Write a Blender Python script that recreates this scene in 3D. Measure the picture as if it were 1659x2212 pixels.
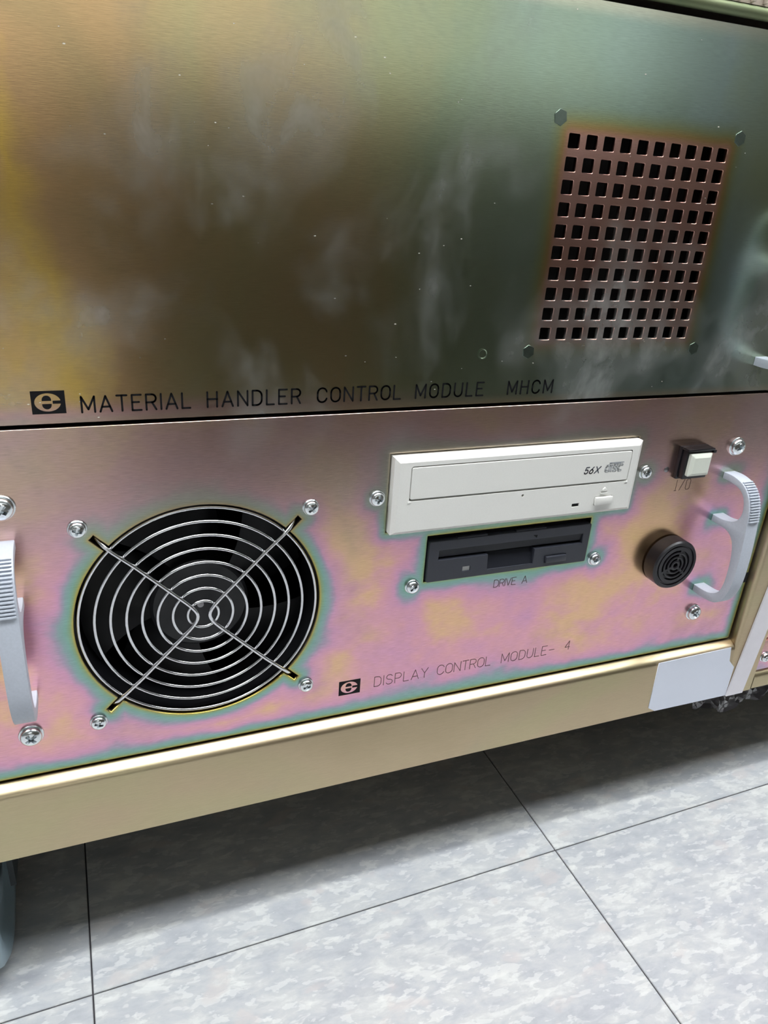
import bpy, bmesh, math, random
from mathutils import Vector, Matrix

for o in list(bpy.data.objects):
    bpy.data.objects.remove(o, do_unlink=True)
scene = bpy.context.scene
COL = scene.collection
random.seed(7)
FLOOR_Z = -323.0          # millimetres below the seam between the two modules


def W(x, y, z):
    """panel millimetres (x right, y into the rack, z up from the seam) -> world metres"""
    return Vector((x * .001, y * .001, (z - FLOOR_Z) * .001))


# ------------------------------------------------------------------ camera, world, light, exposure
cam_data = bpy.data.cameras.new('camera')
cam_data.sensor_fit = 'VERTICAL'
cam_data.sensor_height = 36.0
cam_data.sensor_width = 27.0
cam_data.lens = 26.488
cam_data.clip_start = 0.01
cam = bpy.data.objects.new('camera', cam_data)
COL.objects.link(cam)
right = Vector((0.93035808, -0.36066852, 0.06597022))
down = Vector((-0.09271826, -0.40550547, -0.90937816))
fwd = Vector((0.35473536, 0.83993067, -0.41070584))
m = Matrix((right, -down, -fwd)).transposed().to_4x4()
m.translation = W(-136.894, -317.227, 102.765)
cam.matrix_world = m
scene.camera = cam

world = bpy.data.worlds.new('world')
scene.world = world
world.use_nodes = True
world.node_tree.nodes['Background'].inputs[0].default_value = (0.8, 0.85, 0.9, 1)
world.node_tree.nodes['Background'].inputs[1].default_value = 0.05

LAMP_POWER = 14.0
TUBE_POWER = 50.0
ADDED_GLOW = 1.15
scene.view_settings.view_transform = 'Standard'
scene.view_settings.look = 'None'
scene.view_settings.exposure = 0.18
scene.view_settings.gamma = 1.0
scene.view_settings.use_curve_mapping = False
scene.cycles.max_bounces = 7
scene.cycles.diffuse_bounces = 4
scene.cycles.glossy_bounces = 4
scene.cycles.transmission_bounces = 4


# ------------------------------------------------------------------ node helpers
class S:
    """a socket with arithmetic"""
    def __init__(self, nt, sock):
        self.nt, self.s = nt, sock

    def op(self, kind, *others, clamp=False):
        n = self.nt.nodes.new('ShaderNodeMath')
        n.operation = kind
        n.use_clamp = clamp
        for i, v in enumerate((self,) + others):
            if isinstance(v, S):
                self.nt.links.new(v.s, n.inputs[i])
            else:
                n.inputs[i].default_value = v
        return S(self.nt, n.outputs[0])

    def __add__(self, o): return self.op('ADD', o)
    def __sub__(self, o): return self.op('SUBTRACT', o)
    def __mul__(self, o): return self.op('MULTIPLY', o)
    def __truediv__(self, o): return self.op('DIVIDE', o)
    def abs(self): return self.op('ABSOLUTE')
    def max(self, o): return self.op('MAXIMUM', o)
    def min(self, o): return self.op('MINIMUM', o)
    def sqrt(self): return self.op('SQRT')
    def clamp(self): return self.op('ADD', 0.0, clamp=True)

    def smooth(self, a, b):
        n = self.nt.nodes.new('ShaderNodeMapRange')
        n.interpolation_type = 'SMOOTHSTEP'
        self.nt.links.new(self.s, n.inputs[0])
        n.inputs[1].default_value = a
        n.inputs[2].default_value = b
        return S(self.nt, n.outputs[0])


def new_mat(name):
    mt = bpy.data.materials.new(name)
    mt.use_nodes = True
    nt = mt.node_tree
    return mt, nt, nt.nodes['Principled BSDF']


def coords_mm(nt):
    g = nt.nodes.new('ShaderNodeNewGeometry')
    sp = nt.nodes.new('ShaderNodeSeparateXYZ')
    nt.links.new(g.outputs['Position'], sp.inputs[0])
    x = S(nt, sp.outputs[0]) * 1000.0
    y = S(nt, sp.outputs[1]) * 1000.0
    z = S(nt, sp.outputs[2]) * 1000.0 + FLOOR_Z
    return x, y, z


def vec(nt, x, y, z):
    c = nt.nodes.new('ShaderNodeCombineXYZ')
    for i, v in enumerate((x, y, z)):
        if isinstance(v, S):
            nt.links.new(v.s, c.inputs[i])
        else:
            c.inputs[i].default_value = v
    return c.outputs[0]


def noise(nt, v, scale, detail=3, rough=.5, dist=0.0):
    n = nt.nodes.new('ShaderNodeTexNoise')
    nt.links.new(v, n.inputs['Vector'])
    n.inputs['Scale'].default_value = scale
    n.inputs['Detail'].default_value = detail
    n.inputs['Roughness'].default_value = rough
    n.inputs['Distortion'].default_value = dist
    return S(nt, n.outputs[0])


def ramp(nt, fac, stops, interp='EASE'):
    r = nt.nodes.new('ShaderNodeValToRGB')
    cr = r.color_ramp
    cr.interpolation = interp
    while len(cr.elements) > 1:
        cr.elements.remove(cr.elements[-1])
    cr.elements[0].position = stops[0][0]
    cr.elements[0].color = (*stops[0][1], 1)
    for p, c in stops[1:]:
        e = cr.elements.new(p)
        e.color = (*c, 1)
    nt.links.new(fac.s, r.inputs[0])
    return r.outputs[0]


def mix(nt, fac, a, b, kind='MIX'):
    n = nt.nodes.new('ShaderNodeMix')
    n.data_type = 'RGBA'
    n.blend_type = kind
    if isinstance(fac, S):
        nt.links.new(fac.s, n.inputs[0])
    else:
        n.inputs[0].default_value = fac
    for i, v in ((6, a), (7, b)):
        if isinstance(v, tuple):
            n.inputs[i].default_value = (*v, 1)
        else:
            nt.links.new(v, n.inputs[i])
    return n.outputs[2]


def bump(nt, height, strength, dist=.001):
    b = nt.nodes.new('ShaderNodeBump')
    b.inputs['Strength'].default_value = strength
    b.inputs['Distance'].default_value = dist
    nt.links.new(height.s, b.inputs['Height'])
    return b.outputs[0]


def lin(r, g, b):
    f = lambda c: (c / 255 / 12.92) if c / 255 <= .04045 else ((c / 255 + .055) / 1.055) ** 2.4
    return (f(r), f(g), f(b))


def simple(name, col, rough=.5, metal=0.0, grain=0.0, gscale=400.0, bumps=0.0, spec=.5):
    mt, nt, b = new_mat(name)
    x, y, z = coords_mm(nt)
    n = noise(nt, vec(nt, x * .001, y * .001, z * .001), gscale, 4)
    dark = tuple(c * (1 - grain) for c in col)
    lite = tuple(min(1, c * (1 + grain)) for c in col)
    nt.links.new(ramp(nt, n, [(.3, dark), (.7, lite)], 'LINEAR'), b.inputs['Base Color'])
    b.inputs['Roughness'].default_value = rough
    b.inputs['Metallic'].default_value = metal
    b.inputs['Specular IOR Level'].default_value = spec
    if bumps:
        nt.links.new(bump(nt, n, bumps, .0003), b.inputs['Normal'])
    return mt


MAT = {}
MAT['handle'] = simple('handle_grey_plastic', lin(186, 192, 203), .42, 0, .04, 900)
MAT['cd'] = simple('drive_ivory_plastic', lin(229, 228, 223), .45, 0, .015, 1500, .03)
MAT['cd_line'] = simple('grey_print', lin(150, 154, 160), .6)
MAT['cd_lite'] = simple('pale_print', lin(205, 206, 205), .6)
MAT['cd_dark'] = simple('dark_print', lin(70, 74, 84), .6)
MAT['floppy'] = simple('charcoal_plastic', lin(46, 48, 56), .38, 0, .05, 1200, .03)
MAT['floppy_led'] = simple('grey_lens', lin(190, 190, 188), .25)
MAT['black'] = simple('black_plastic', lin(24, 22, 26), .32, 0, .2, 300)
MAT['fan'] = simple('fan_black_plastic', lin(22, 22, 25), .4, 0, .3, 200)
MAT['dark'] = simple('interior_black', lin(12, 11, 12), .8, 0, .2, 100)
MAT['ink'] = simple('black_ink', lin(14, 14, 17), .6, spec=.2)
MAT['stud'] = simple('stud_dull_green_steel', (.15, .19, .16), .3, 1, .1, 300)
MAT['ink_thin'] = simple('faded_brown_ink', lin(88, 66, 62), .55)
MAT['screw'] = simple('zinc_steel', (.78, .82, .84), .2, 1, .06, 600)
MAT['wire'] = simple('chromed_wire', (.72, .72, .74), .17, 1, .05, 800)
MAT['button'] = simple('switch_cream_plastic', lin(222, 226, 214), .4, 0, .01, 900)
MAT['white_strip'] = simple('white_edging', lin(228, 225, 231), .6, 0, .02, 120)
MAT['sticker'] = simple('blank_label_paper', lin(222, 227, 240), .6, 0, .005, 100)
MAT['wheel'] = simple('wheel_blue_grey', lin(138, 158, 168), .35, 0, .06, 80)
MAT['tyre'] = simple('tyre_dark', lin(45, 50, 52), .6, 0, .1, 80)
MAT['fin'] = simple('beige_fin_plastic', lin(214, 200, 186), .5, 0, .05, 200)
MAT['wall'] = simple('wall_paint', lin(105, 106, 104), .8, 0, .02, 20)
MAT['wall_white'] = simple('wall_white_paint', lin(160, 161, 158), .8, 0, .02, 20)
MAT['ceiling'] = simple('ceiling_tile', lin(225, 225, 222), .9, 0, .04, 150)
MAT['dark_helper'] = simple('dark_helper_paint', lin(98, 93, 82), .5, 0, .08, 60)
MAT['rubber'] = simple('grey_rivet', lin(150, 148, 150), .4, 1)
MAT['joint'] = simple('tile_joint_dirt', lin(58, 56, 60), .9, 0, .3, 200)


def plated(name, ramp_fn, rough, grain, dust, specks):
    """brushed chromate-plated sheet: ramp_fn gives the film colour; grain, dust and scratches lie on it"""
    mt, nt, b = new_mat(name)
    x, y, z = coords_mm(nt)
    col = ramp_fn(nt, x, y, z)
    # handling marks: dull pale patches
    d1 = noise(nt, vec(nt, x * .001, y * .001, z * .0008), 15, 4, .55, .4)
    d2 = noise(nt, vec(nt, x * .0013, 3.0, z * .001), 42, 4, .55, .3)
    df = (d1.smooth(.44, .76) * d2.smooth(.30, .74) * .8 + d1.smooth(.46, .7) * .3) * dust
    # grain lines along the sheet
    g = noise(nt, vec(nt, x * .00022, y * .001, z * .003), 900, 3, .6)
    col = mix(nt, g.smooth(.25, .75) * grain, col, (.04, .04, .04), 'MIX')
    dcol = mix(nt, 0.0, (.30, .31, .30), (1, 1, 1))
    # fine dashes and pin-prick scratches; the light they catch painted on as pale colour
    if specks:
        v = nt.nodes.new('ShaderNodeTexVoronoi')
        v.inputs['Scale'].default_value = 130.0
        nt.links.new(vec(nt, x * .001, 0.0, z * .0022), v.inputs['Vector'])
        pick = noise(nt, vec(nt, x * .001, 7.0, z * .001), 130, 2)
        big = noise(nt, vec(nt, x * .001, 4.0, z * .001), 9, 2)
        sp = S(nt, v.outputs['Distance']).smooth(.085, .05) * pick.smooth(.52, .56) * big.smooth(.40, .52) * specks
        dcol = mix(nt, sp.clamp(), dcol, (.85, .80, .66))
        df = df.max(sp)
    nt.links.new(col, b.inputs['Base Color'])
    b.inputs['Metallic'].default_value = 1.0
    b.inputs['Roughness'].default_value = rough
    hn = noise(nt, vec(nt, x * .00025, y * .001, z * .003), 1100, 2, .5)
    nt.links.new(bump(nt, hn, .012 + grain * .10, .0004), b.inputs['Normal'])
    dd = nt.nodes.new('ShaderNodeBsdfDiffuse')
    nt.links.new(dcol, dd.inputs[0])
    ms = nt.nodes.new('ShaderNodeMixShader')
    nt.links.new(df.s, ms.inputs[0])
    nt.links.new(b.outputs[0], ms.inputs[1])
    nt.links.new(dd.outputs[0], ms.inputs[2])
    nt.links.new(ms.outputs[0], nt.nodes['Material Output'].inputs[0])
    return mt


def circ(x, z, cx, cz, r):
    a, c = x - cx, z - cz
    return (a * a + c * c).sqrt() - r


def rect(x, z, x0, x1, z0, z1):
    a = ((x - (x0 + x1) / 2).abs() - (x1 - x0) / 2).max(0.0)
    c = ((z - (z0 + z1) / 2).abs() - (z1 - z0) / 2).max(0.0)
    return (a * a + c * c).sqrt()


# ------------------------------------------------------------------ measured layout (mm)
FAN = (-93.35, -97.88)
FAN_R, FAN_S = 58.2, 52.1
PX0, PX1 = -216.5, 262.6          # both front panels, left and right edge
LZ0, LZ1 = -175.1, 0.0            # lower panel
UZ0, UZ1 = 1.65, 173.9            # upper panel
VX, VZ, VP, VH = 72.65, 123.7, 9.45, 5.9
CD = (-0.6, 147.2, -63.9, -22.5)
FL = (23.6, 125.2, -96.0, -70.6)
BUZZ = (187.0, -103.0)


def film_lower(nt, x, y, z):
    wob = noise(nt, vec(nt, x * .001, 1.0, z * .001), 30, 3)
    d = circ(x, z, FAN[0], FAN[1], FAN_R)
    ax, az = (x - FAN[0]).abs(), (z - FAN[1]).abs()
    along, across = (ax + az) * .7071, (ax - az).abs() * .7071
    sl = (along - 66.5).max(0.0)
    sq = (across - 1.5).max(0.0)
    sd = (sl * sl + sq * sq).sqrt() + (along * -1.0 + 50.0).max(0.0) * 9.0
    d = d.min(sd)
    d = d.min(rect(x, z, CD[0], CD[1], CD[2], CD[3]))
    d = d.min(rect(x, z, FL[0], FL[1], FL[2], FL[3] + 1.5))
    d = d.min(rect(x, z, 217, 225.8, -52, -48).min(rect(x, z, 217, 225.8, -80.5, -76)).min(rect(x, z, 217, 225.8, -130.5, -126)) + 2.2)
    for sx, sz in ((-7.3, -44.6), (157.4, -43.7), (15.9, -97.8), (133.5, -96.3)):
        d = d.min(circ(x, z, sx, sz, 3.0) + 1.5)
    e = (z - LZ0).min((x * -1.0) + PX1)
    d = d.min(e).max(0.0)
    d = d * (wob * 1.5 + .35)
    u = (d * (-1 / 7.5)).op('EXPONENT') * -1.0 + 1.0
    n1 = noise(nt, vec(nt, x * .0007, 2.0, z * .001), 26, 4, .55, .4)
    n2 = noise(nt, vec(nt, x * .001, 5.0, z * .001), 9, 2)
    n3 = noise(nt, vec(nt, x * .0008, 8.0, z * .001), 75, 3, .5, .3)
    f = u * .72 + (n1 - .5) * u * .62 + (n2 - .5) * u * .5 + (n3 - .5) * u * .28
    col = ramp(nt, f.clamp(), [
        (0.00, (.36, .26, .06)), (.05, (.54, .48, .14)), (.12, (.34, .48, .26)),
        (.24, (.29, .52, .44)), (.36, (.36, .50, .50)), (.44, (.52, .43, .55)), (.53, (.82, .43, .60)),
        (.66, (.92, .48, .54)), (.78, (.96, .60, .38)), (1.0, (.90, .64, .28))], 'LINEAR')
    # mirrored dark surroundings and view-angle tint painted into the coat, brown towards the top
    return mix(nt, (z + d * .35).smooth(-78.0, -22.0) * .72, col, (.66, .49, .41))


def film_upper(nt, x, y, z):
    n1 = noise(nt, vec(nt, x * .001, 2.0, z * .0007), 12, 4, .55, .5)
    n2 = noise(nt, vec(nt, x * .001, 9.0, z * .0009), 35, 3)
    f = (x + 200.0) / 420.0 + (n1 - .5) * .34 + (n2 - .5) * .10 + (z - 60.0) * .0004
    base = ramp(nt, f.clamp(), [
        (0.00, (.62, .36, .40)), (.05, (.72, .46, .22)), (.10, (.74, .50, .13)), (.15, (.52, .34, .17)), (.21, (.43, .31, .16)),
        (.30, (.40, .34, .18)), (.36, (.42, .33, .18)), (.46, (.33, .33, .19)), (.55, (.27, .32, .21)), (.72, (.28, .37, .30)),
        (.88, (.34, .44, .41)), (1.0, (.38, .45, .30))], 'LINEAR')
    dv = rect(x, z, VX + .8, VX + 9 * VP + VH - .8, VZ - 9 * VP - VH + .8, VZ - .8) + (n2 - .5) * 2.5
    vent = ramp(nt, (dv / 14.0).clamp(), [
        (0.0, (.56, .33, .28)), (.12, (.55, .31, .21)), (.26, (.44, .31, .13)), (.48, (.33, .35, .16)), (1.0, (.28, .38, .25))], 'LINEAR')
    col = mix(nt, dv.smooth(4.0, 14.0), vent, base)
    # pinkish film along the bottom edge, stronger to the left
    eb = ((z - UZ0) * -1.0 + 11.0).smooth(0.0, 10.0) * ((x * -1.0) + 20.0).smooth(-60.0, 190.0)
    col = mix(nt, eb * .9, col, (.70, .40, .46))
    eb2 = ((z - UZ0) * -1.0 + 5.0).smooth(0.0, 4.5)
    col = mix(nt, eb2 * .6, col, (.62, .50, .34))
    et = (z - (UZ1 - 7.0)).smooth(0.0, 7.0)
    col = mix(nt, et * .6, col, (.62, .58, .44))
    return col


def film_rail(nt, x, y, z):
    n1 = noise(nt, vec(nt, x * .0005, y * .001, z * .001), 14, 3, .5, .4)
    return ramp(nt, n1, [(.25, (.50, .40, .26)), (.45, (.56, .45, .30)), (.6, (.54, .47, .29)), (.75, (.61, .44, .33))], 'LINEAR')


def film_plain(nt, x, y, z):
    n1 = noise(nt, vec(nt, x * .001, 2.0, z * .001), 30, 3, .5, .4)
    return ramp(nt, n1, [(.3, (.40, .48, .40)), (.42, (.60, .45, .58)), (.52, (.80, .44, .56)), (.7, (.86, .56, .42))], 'LINEAR')


MAT['plain'] = plated('plated_sheet_neighbour', film_plain, .3, .2, .2, .0)
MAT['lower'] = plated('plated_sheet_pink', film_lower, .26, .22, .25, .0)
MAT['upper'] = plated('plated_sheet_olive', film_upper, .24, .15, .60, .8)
def film_green(nt, x, y, z):
    n1 = noise(nt, vec(nt, x * .0005, y * .001, z * .001), 30, 3, .5, .4)
    return ramp(nt, n1, [(.3, (.16, .22, .12)), (.7, (.24, .26, .15))], 'LINEAR')


MAT['rail_green'] = plated('plated_rail_olive', film_green, .6, .05, .2, .0)
MAT['rail'] = plated('plated_sheet_beige', film_rail, .38, .08, .15, .0)


def tile_material():
    mt, nt, b = new_mat('vinyl_tile_flecked')
    g = nt.nodes.new('ShaderNodeNewGeometry')
    oi = nt.nodes.new('ShaderNodeObjectInfo')
    sp = nt.nodes.new('ShaderNodeSeparateXYZ')
    nt.links.new(g.outputs['Position'], sp.inputs[0])
    rnd = S(nt, oi.outputs['Random']) * 17.0
    x, y = S(nt, sp.outputs[0]), S(nt, sp.outputs[1])
    v1 = vec(nt, x * .5 + y * .15, y, rnd)
    a = noise(nt, v1, 95, 5, .62, .3)
    c = noise(nt, vec(nt, x * .45 + y * .2, y, rnd + 5.0), 190, 3, .55, .2)
    p = noise(nt, vec(nt, x * .6, y, rnd + 9.0), 60, 3)
    base = ramp(nt, a, [(.28, lin(157, 160, 165)), (.44, lin(169, 172, 176)), (.56, lin(178, 180, 181)), (.66, lin(192, 194, 193))], 'LINEAR')
    base = mix(nt, c.smooth(.57, .61) * .5, base, lin(203, 205, 203))
    k = noise(nt, vec(nt, x * .4 - y * .1, y, rnd + 13.0), 120, 3, .55, .3)
    base = mix(nt, k.smooth(.60, .64) * .45, base, lin(206, 207, 204))
    base = mix(nt, k.smooth(.42, .36) * .35, base, lin(150, 153, 160))
    base = mix(nt, p.smooth(.60, .70) * .4, base, lin(188, 180, 177))
    s = noise(nt, vec(nt, x, y, rnd + 3.0), 420, 2)
    base = mix(nt, s.smooth(.76, .80) * .5, base, lin(120, 118, 122))
    nt.links.new(base, b.inputs['Base Color'])
    b.inputs['Roughness'].default_value = .38
    nt.links.new(bump(nt, a, .06, .0006), b.inputs['Normal'])
    return mt


MAT['tile'] = tile_material()


def glow_material(name, strength, col=(.95, .98, 1)):
    mt, nt, b = new_mat(name)
    b.inputs['Base Color'].default_value = (.6, .6, .6, 1)
    b.inputs['Emission Color'].default_value = (*col, 1)
    b.inputs['Emission Strength'].default_value = strength
    return mt


MAT['lamp'] = glow_material('lamp_diffuser_lit', LAMP_POWER)
MAT['tube'] = glow_material('tube_diffuser_lit', TUBE_POWER)
MAT['glow'] = glow_material('added_glow_emission', ADDED_GLOW, (.97, 1, .98))


def film_plastic():
    mt, nt, b = new_mat('clear_film_wrap')
    b.inputs['Base Color'].default_value = (.15, .14, .15, 1)
    b.inputs['Roughness'].default_value = .18
    b.inputs['Transmission Weight'].default_value = .3
    b.inputs['IOR'].default_value = 1.2
    return mt


MAT['wrap'] = film_plastic()


# ------------------------------------------------------------------ object helpers
def root(name, label, cat, base, group=None):
    o = bpy.data.objects.new(name, None)
    o.empty_display_size = .02
    o.location = W(*base)
    COL.objects.link(o)
    o['label'] = label
    o['category'] = cat
    if group:
        o['group'] = group
    return o


def world_origin(o):
    v = Vector((0, 0, 0))
    while o is not None:
        v += o.location
        o = o.parent
    return v


def link_mesh(name, me, mat, parent=None, label=None, loc=None, smooth=None):
    """me is in world metres (or around loc when loc is given)"""
    o = bpy.data.objects.new(name, me)
    COL.objects.link(o)
    me.materials.clear()
    me.materials.append(MAT[mat])
    po = world_origin(parent) if parent else Vector((0, 0, 0))
    if parent:
        o.parent = parent
    if loc is not None:
        o.location = loc - po
    else:
        me.transform(Matrix.Translation(-po))
        o.location = (0, 0, 0)
    if label:
        o['label'] = label
    if smooth is not None:
        for p in me.polygons:
            p.use_smooth = True
        me.set_sharp_from_angle(angle=math.radians(smooth))
    return o


def bm_mesh(bm, name='mesh'):
    bmesh.ops.recalc_face_normals(bm, faces=bm.faces)
    me = bpy.data.meshes.new(name)
    bm.to_mesh(me)
    bm.free()
    return me


def add_box(bm, x0, x1, y0, y1, z0, z1, bev=0.0, seg=2):
    """box in panel mm"""
    r = bmesh.ops.create_cube(bm, size=1)
    vs = r['verts']
    a, b = W(x0, y0, z0), W(x1, y1, z1)
    for v in vs:
        v.co = Vector([(a[i] + b[i]) / 2 + v.co[i] * (b[i] - a[i]) for i in range(3)])
    if bev:
        es = list({e for v in vs for e in v.link_edges})
        bmesh.ops.bevel(bm, geom=es, offset=bev * .001, segments=seg, affect='EDGES', profile=.5)


def box(name, mat, parent, x0, x1, y0, y1, z0, z1, bev=0.0, seg=2, label=None):
    bm = bmesh.new()
    add_box(bm, x0, x1, y0, y1, z0, z1, bev, seg)
    return link_mesh(name, bm_mesh(bm), mat, parent, label, smooth=35 if bev else None)


def add_tube(bm, pts, r, closed=False, seg=10):
    """tube through panel-mm points"""
    P = [W(*p) for p in pts]
    n = len(P)
    rings = []
    prev = None
    for i in range(n):
        if closed:
            t = (P[(i + 1) % n] - P[i - 1]).normalized()
        else:
            t = (P[min(i + 1, n - 1)] - P[max(i - 1, 0)]).normalized()
        ref = Vector((0, 1, 0)) if abs(t.y) < .9 else Vector((0, 0, 1))
        if prev is not None:
            ref = prev
        a = (ref - t * ref.dot(t)).normalized()
        prev = a
        b = t.cross(a)
        rings.append([bm.verts.new(P[i] + (a * math.cos(k * 2 * math.pi / seg) + b * math.sin(k * 2 * math.pi / seg)) * r * .001) for k in range(seg)])
    for i in range(n if closed else n - 1):
        A, B = rings[i], rings[(i + 1) % n]
        for k in range(seg):
            bm.faces.new((A[k], A[(k + 1) % seg], B[(k + 1) % seg], B[k]))
    if not closed:
        bm.faces.new(rings[0])
        bm.faces.new(rings[-1])


def lathe_y(bm, cx, cz, prof, seg=48, cap0=True, cap1=True):
    """revolve (radius, y) profile about the y axis through (cx, cz)"""
    rings = []
    for r, y in prof:
        rings.append([bm.verts.new(W(cx + r * math.cos(2 * math.pi * k / seg), y, cz + r * math.sin(2 * math.pi * k / seg))) for k in range(seg)])
    for A, B in zip(rings, rings[1:]):
        for k in range(seg):
            bm.faces.new((A[k], A[(k + 1) % seg], B[(k + 1) % seg], B[k]))
    if cap0:
        bm.faces.new(rings[0])
    if cap1:
        bm.faces.new(rings[-1])


def sheet(loops, y_front, y_back, bevel=0.0, res=1):
    """flat plate with holes in the x-z plane; loops are lists of (x, z) in mm, the first the outline"""
    cu = bpy.data.curves.new('tmp', 'CURVE')
    cu.dimensions = '2D'
    cu.fill_mode = 'BOTH'
    cu.extrude = max((y_back - y_front) / 2 - bevel, 1e-4)
    cu.bevel_depth = bevel
    cu.bevel_resolution = res
    cu.offset = -bevel
    for lp in loops:
        sp = cu.splines.new('POLY')
        sp.points.add(len(lp) - 1)
        for p, (a, b) in zip(sp.points, lp):
            p.co = (a, b, 0, 1)
        sp.use_cyclic_u = True
    o = bpy.data.objects.new('tmp', cu)
    COL.objects.link(o)
    bpy.context.view_layer.update()
    dg = bpy.context.evaluated_depsgraph_get()
    me = bpy.data.meshes.new_from_object(o.evaluated_get(dg))
    bpy.data.objects.remove(o)
    bpy.data.curves.remove(cu)
    yc = (y_front + y_back) / 2
    for v in me.vertices:
        u, w, d = v.co
        v.co = W(u, yc - d, w)
    return me


def rloop(x0, x1, z0, z1, r=0.0, n=4):
    if r <= 0:
        return [(x0, z0), (x1, z0), (x1, z1), (x0, z1)]
    out = []
    for cx, cz, a0 in ((x1 - r, z0 + r, -90), (x1 - r, z1 - r, 0), (x0 + r, z1 - r, 90), (x0 + r, z0 + r, 180)):
        for k in range(n + 1):
            a = math.radians(a0 + 90 * k / n)
            out.append((cx + r * math.cos(a), cz + r * math.sin(a)))
    return out


def cloop(cx, cz, r, n=48):
    return [(cx + r * math.cos(2 * math.pi * k / n), cz + r * math.sin(2 * math.pi * k / n)) for k in range(n)]


def join_mesh(*mes):
    bm = bmesh.new()
    for me in mes:
        bm.from_mesh(me)
        bpy.data.meshes.remove(me)
    me = bpy.data.meshes.new('mesh')
    bm.to_mesh(me)
    bm.free()
    return me


# ------------------------------------------------------------------ stroke lettering
def arc(cx, cy, rx, ry, a0, a1, n=10):
    return [(cx + rx * math.cos(math.radians(a0 + (a1 - a0) * k / n)), cy + ry * math.sin(math.radians(a0 + (a1 - a0) * k / n))) for k in range(n + 1)]


GL = {
    'A': (.70, [[(0, 0), (.35, 1), (.70, 0)], [(.11, .31), (.59, .31)]]),
    'C': (.66, [arc(.33, .66, .33, .34, 15, 180, 10) + arc(.33, .34, .33, .34, 180, 345, 10)]),
    'D': (.62, [[(0, 0), (0, 1), (.27, 1)] + arc(.27, .65, .35, .35, 90, 0, 6) + arc(.27, .35, .35, .35, 0, -90, 6) + [(0, 0)]]),
    'E': (.55, [[(.55, 0), (0, 0), (0, 1), (.55, 1)], [(0, .53), (.42, .53)]]),
    'H': (.62, [[(0, 0), (0, 1)], [(.62, 0), (.62, 1)], [(0, .53), (.62, .53)]]),
    'I': (.0, [[(0, 0), (0, 1)]]),
    'L': (.50, [[(0, 1), (0, 0), (.50, 0)]]),
    'M': (.76, [[(0, 0), (0, 1), (.38, .18), (.76, 1), (.76, 0)]]),
    'N': (.64, [[(0, 0), (0, 1), (.64, 0), (.64, 1)]]),
    'O': (.66, [arc(.33, .66, .33, .34, 0, 180, 10) + arc(.33, .34, .33, .34, 180, 360, 10) + [(.66, .66)]]),
    'P': (.58, [[(0, 0), (0, 1), (.33, 1)] + arc(.33, .73, .25, .27, 90, -90, 8) + [(0, .46)]]),
    'R': (.60, [[(0, 0), (0, 1), (.35, 1)] + arc(.35, .74, .25, .26, 90, -90, 8) + [(0, .48)], [(.35, .48), (.60, 0)]]),
    'S': (.58, [arc(.29, .75, .27, .25, 20, 270, 10) + arc(.29, .25, .29, .25, 90, -160, 10)]),
    'T': (.60, [[(0, 1), (.60, 1)], [(.30, 1), (.30, 0)]]),
    'U': (.62, [[(0, 1), (0, .33)] + arc(.31, .32, .31, .32, 180, 360, 10) + [(.62, 1)]]),
    'V': (.64, [[(0, 1), (.32, 0), (.64, 1)]]),
    'X': (.66, [[(0, 0), (.66, 1)], [(0, 1), (.66, 0)]]),
    'Y': (.64, [[(0, 1), (.32, .48), (.64, 1)], [(.32, .48), (.32, 0)]]),
    '-': (.55, [[(0, .45), (.55, .45)]]),
    '/': (.40, [[(0, 0), (.40, 1)]]),
    '1': (.24, [[(0, 0), (.24, 0)], [(.14, 0), (.14, 1)]]),
    '0': (.46, [[(0, .15), (0, .85), (.1, 1), (.36, 1), (.46, .85), (.46, .15), (.36, 0), (.1, 0), (0, .15)]]),
    '4': (.55, [[(.42, 0), (.42, 1), (0, .30), (.55, .30)]]),
    '5': (.56, [[(.54, 1), (.06, 1), (.03, .56), (.30, .62)] + arc(.28, .32, .28, .30, 80, -160, 9)]),
    '6': (.56, [[(.46, 1), (.10, .52)] + arc(.28, .30, .28, .30, 150, 510, 14)]),
}


def stroke_mesh(lines, width, y):
    """flat ribbons with round ends and joints, lines in (x, z) mm"""
    bm = bmesh.new()
    r = width / 2

    def disc(p):
        bm.faces.new([bm.verts.new(W(p[0] + r * math.cos(k * math.pi / 4), y, p[1] + r * math.sin(k * math.pi / 4))) for k in range(8)])
    for ln in lines:
        for p, q in zip(ln, ln[1:]):
            d = Vector((q[0] - p[0], q[1] - p[1]))
            if d.length < 1e-6:
                continue
            d.normalize()
            nx, nz = -d.y * r, d.x * r
            bm.faces.new([bm.verts.new(W(a, y, b)) for a, b in ((p[0] + nx, p[1] + nz), (p[0] - nx, p[1] - nz), (q[0] - nx, q[1] - nz), (q[0] + nx, q[1] + nz))])
        for p in ln:
            disc(p)
    for f in bm.faces:
        f.normal_update()
        if f.normal.y > 0:
            f.normal_flip()
    me = bpy.data.meshes.new('lettering')
    bm.to_mesh(me)
    bm.free()
    return me


def word_lines(text, x0, x1, z0, h, slant=0.0, cw=1.0):
    ws = [GL[c][0] * h * cw for c in text]
    gap = (x1 - x0 - sum(ws)) / max(1, len(text) - 1)
    out, x = [], x0
    for c, w in zip(text, ws):
        for ln in GL[c][1]:
            out.append([(x + (px * cw + slant * pz) * h, z0 + pz * h) for px, pz in ln])
        x += w + gap
    return out


def lettering(words, width, y, mat, parent, name='lettering', label=None):
    L = []
    for wd in words:
        L += word_lines(*wd)
    return link_mesh(name, stroke_mesh(L, width, y), mat, parent, label)


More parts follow.
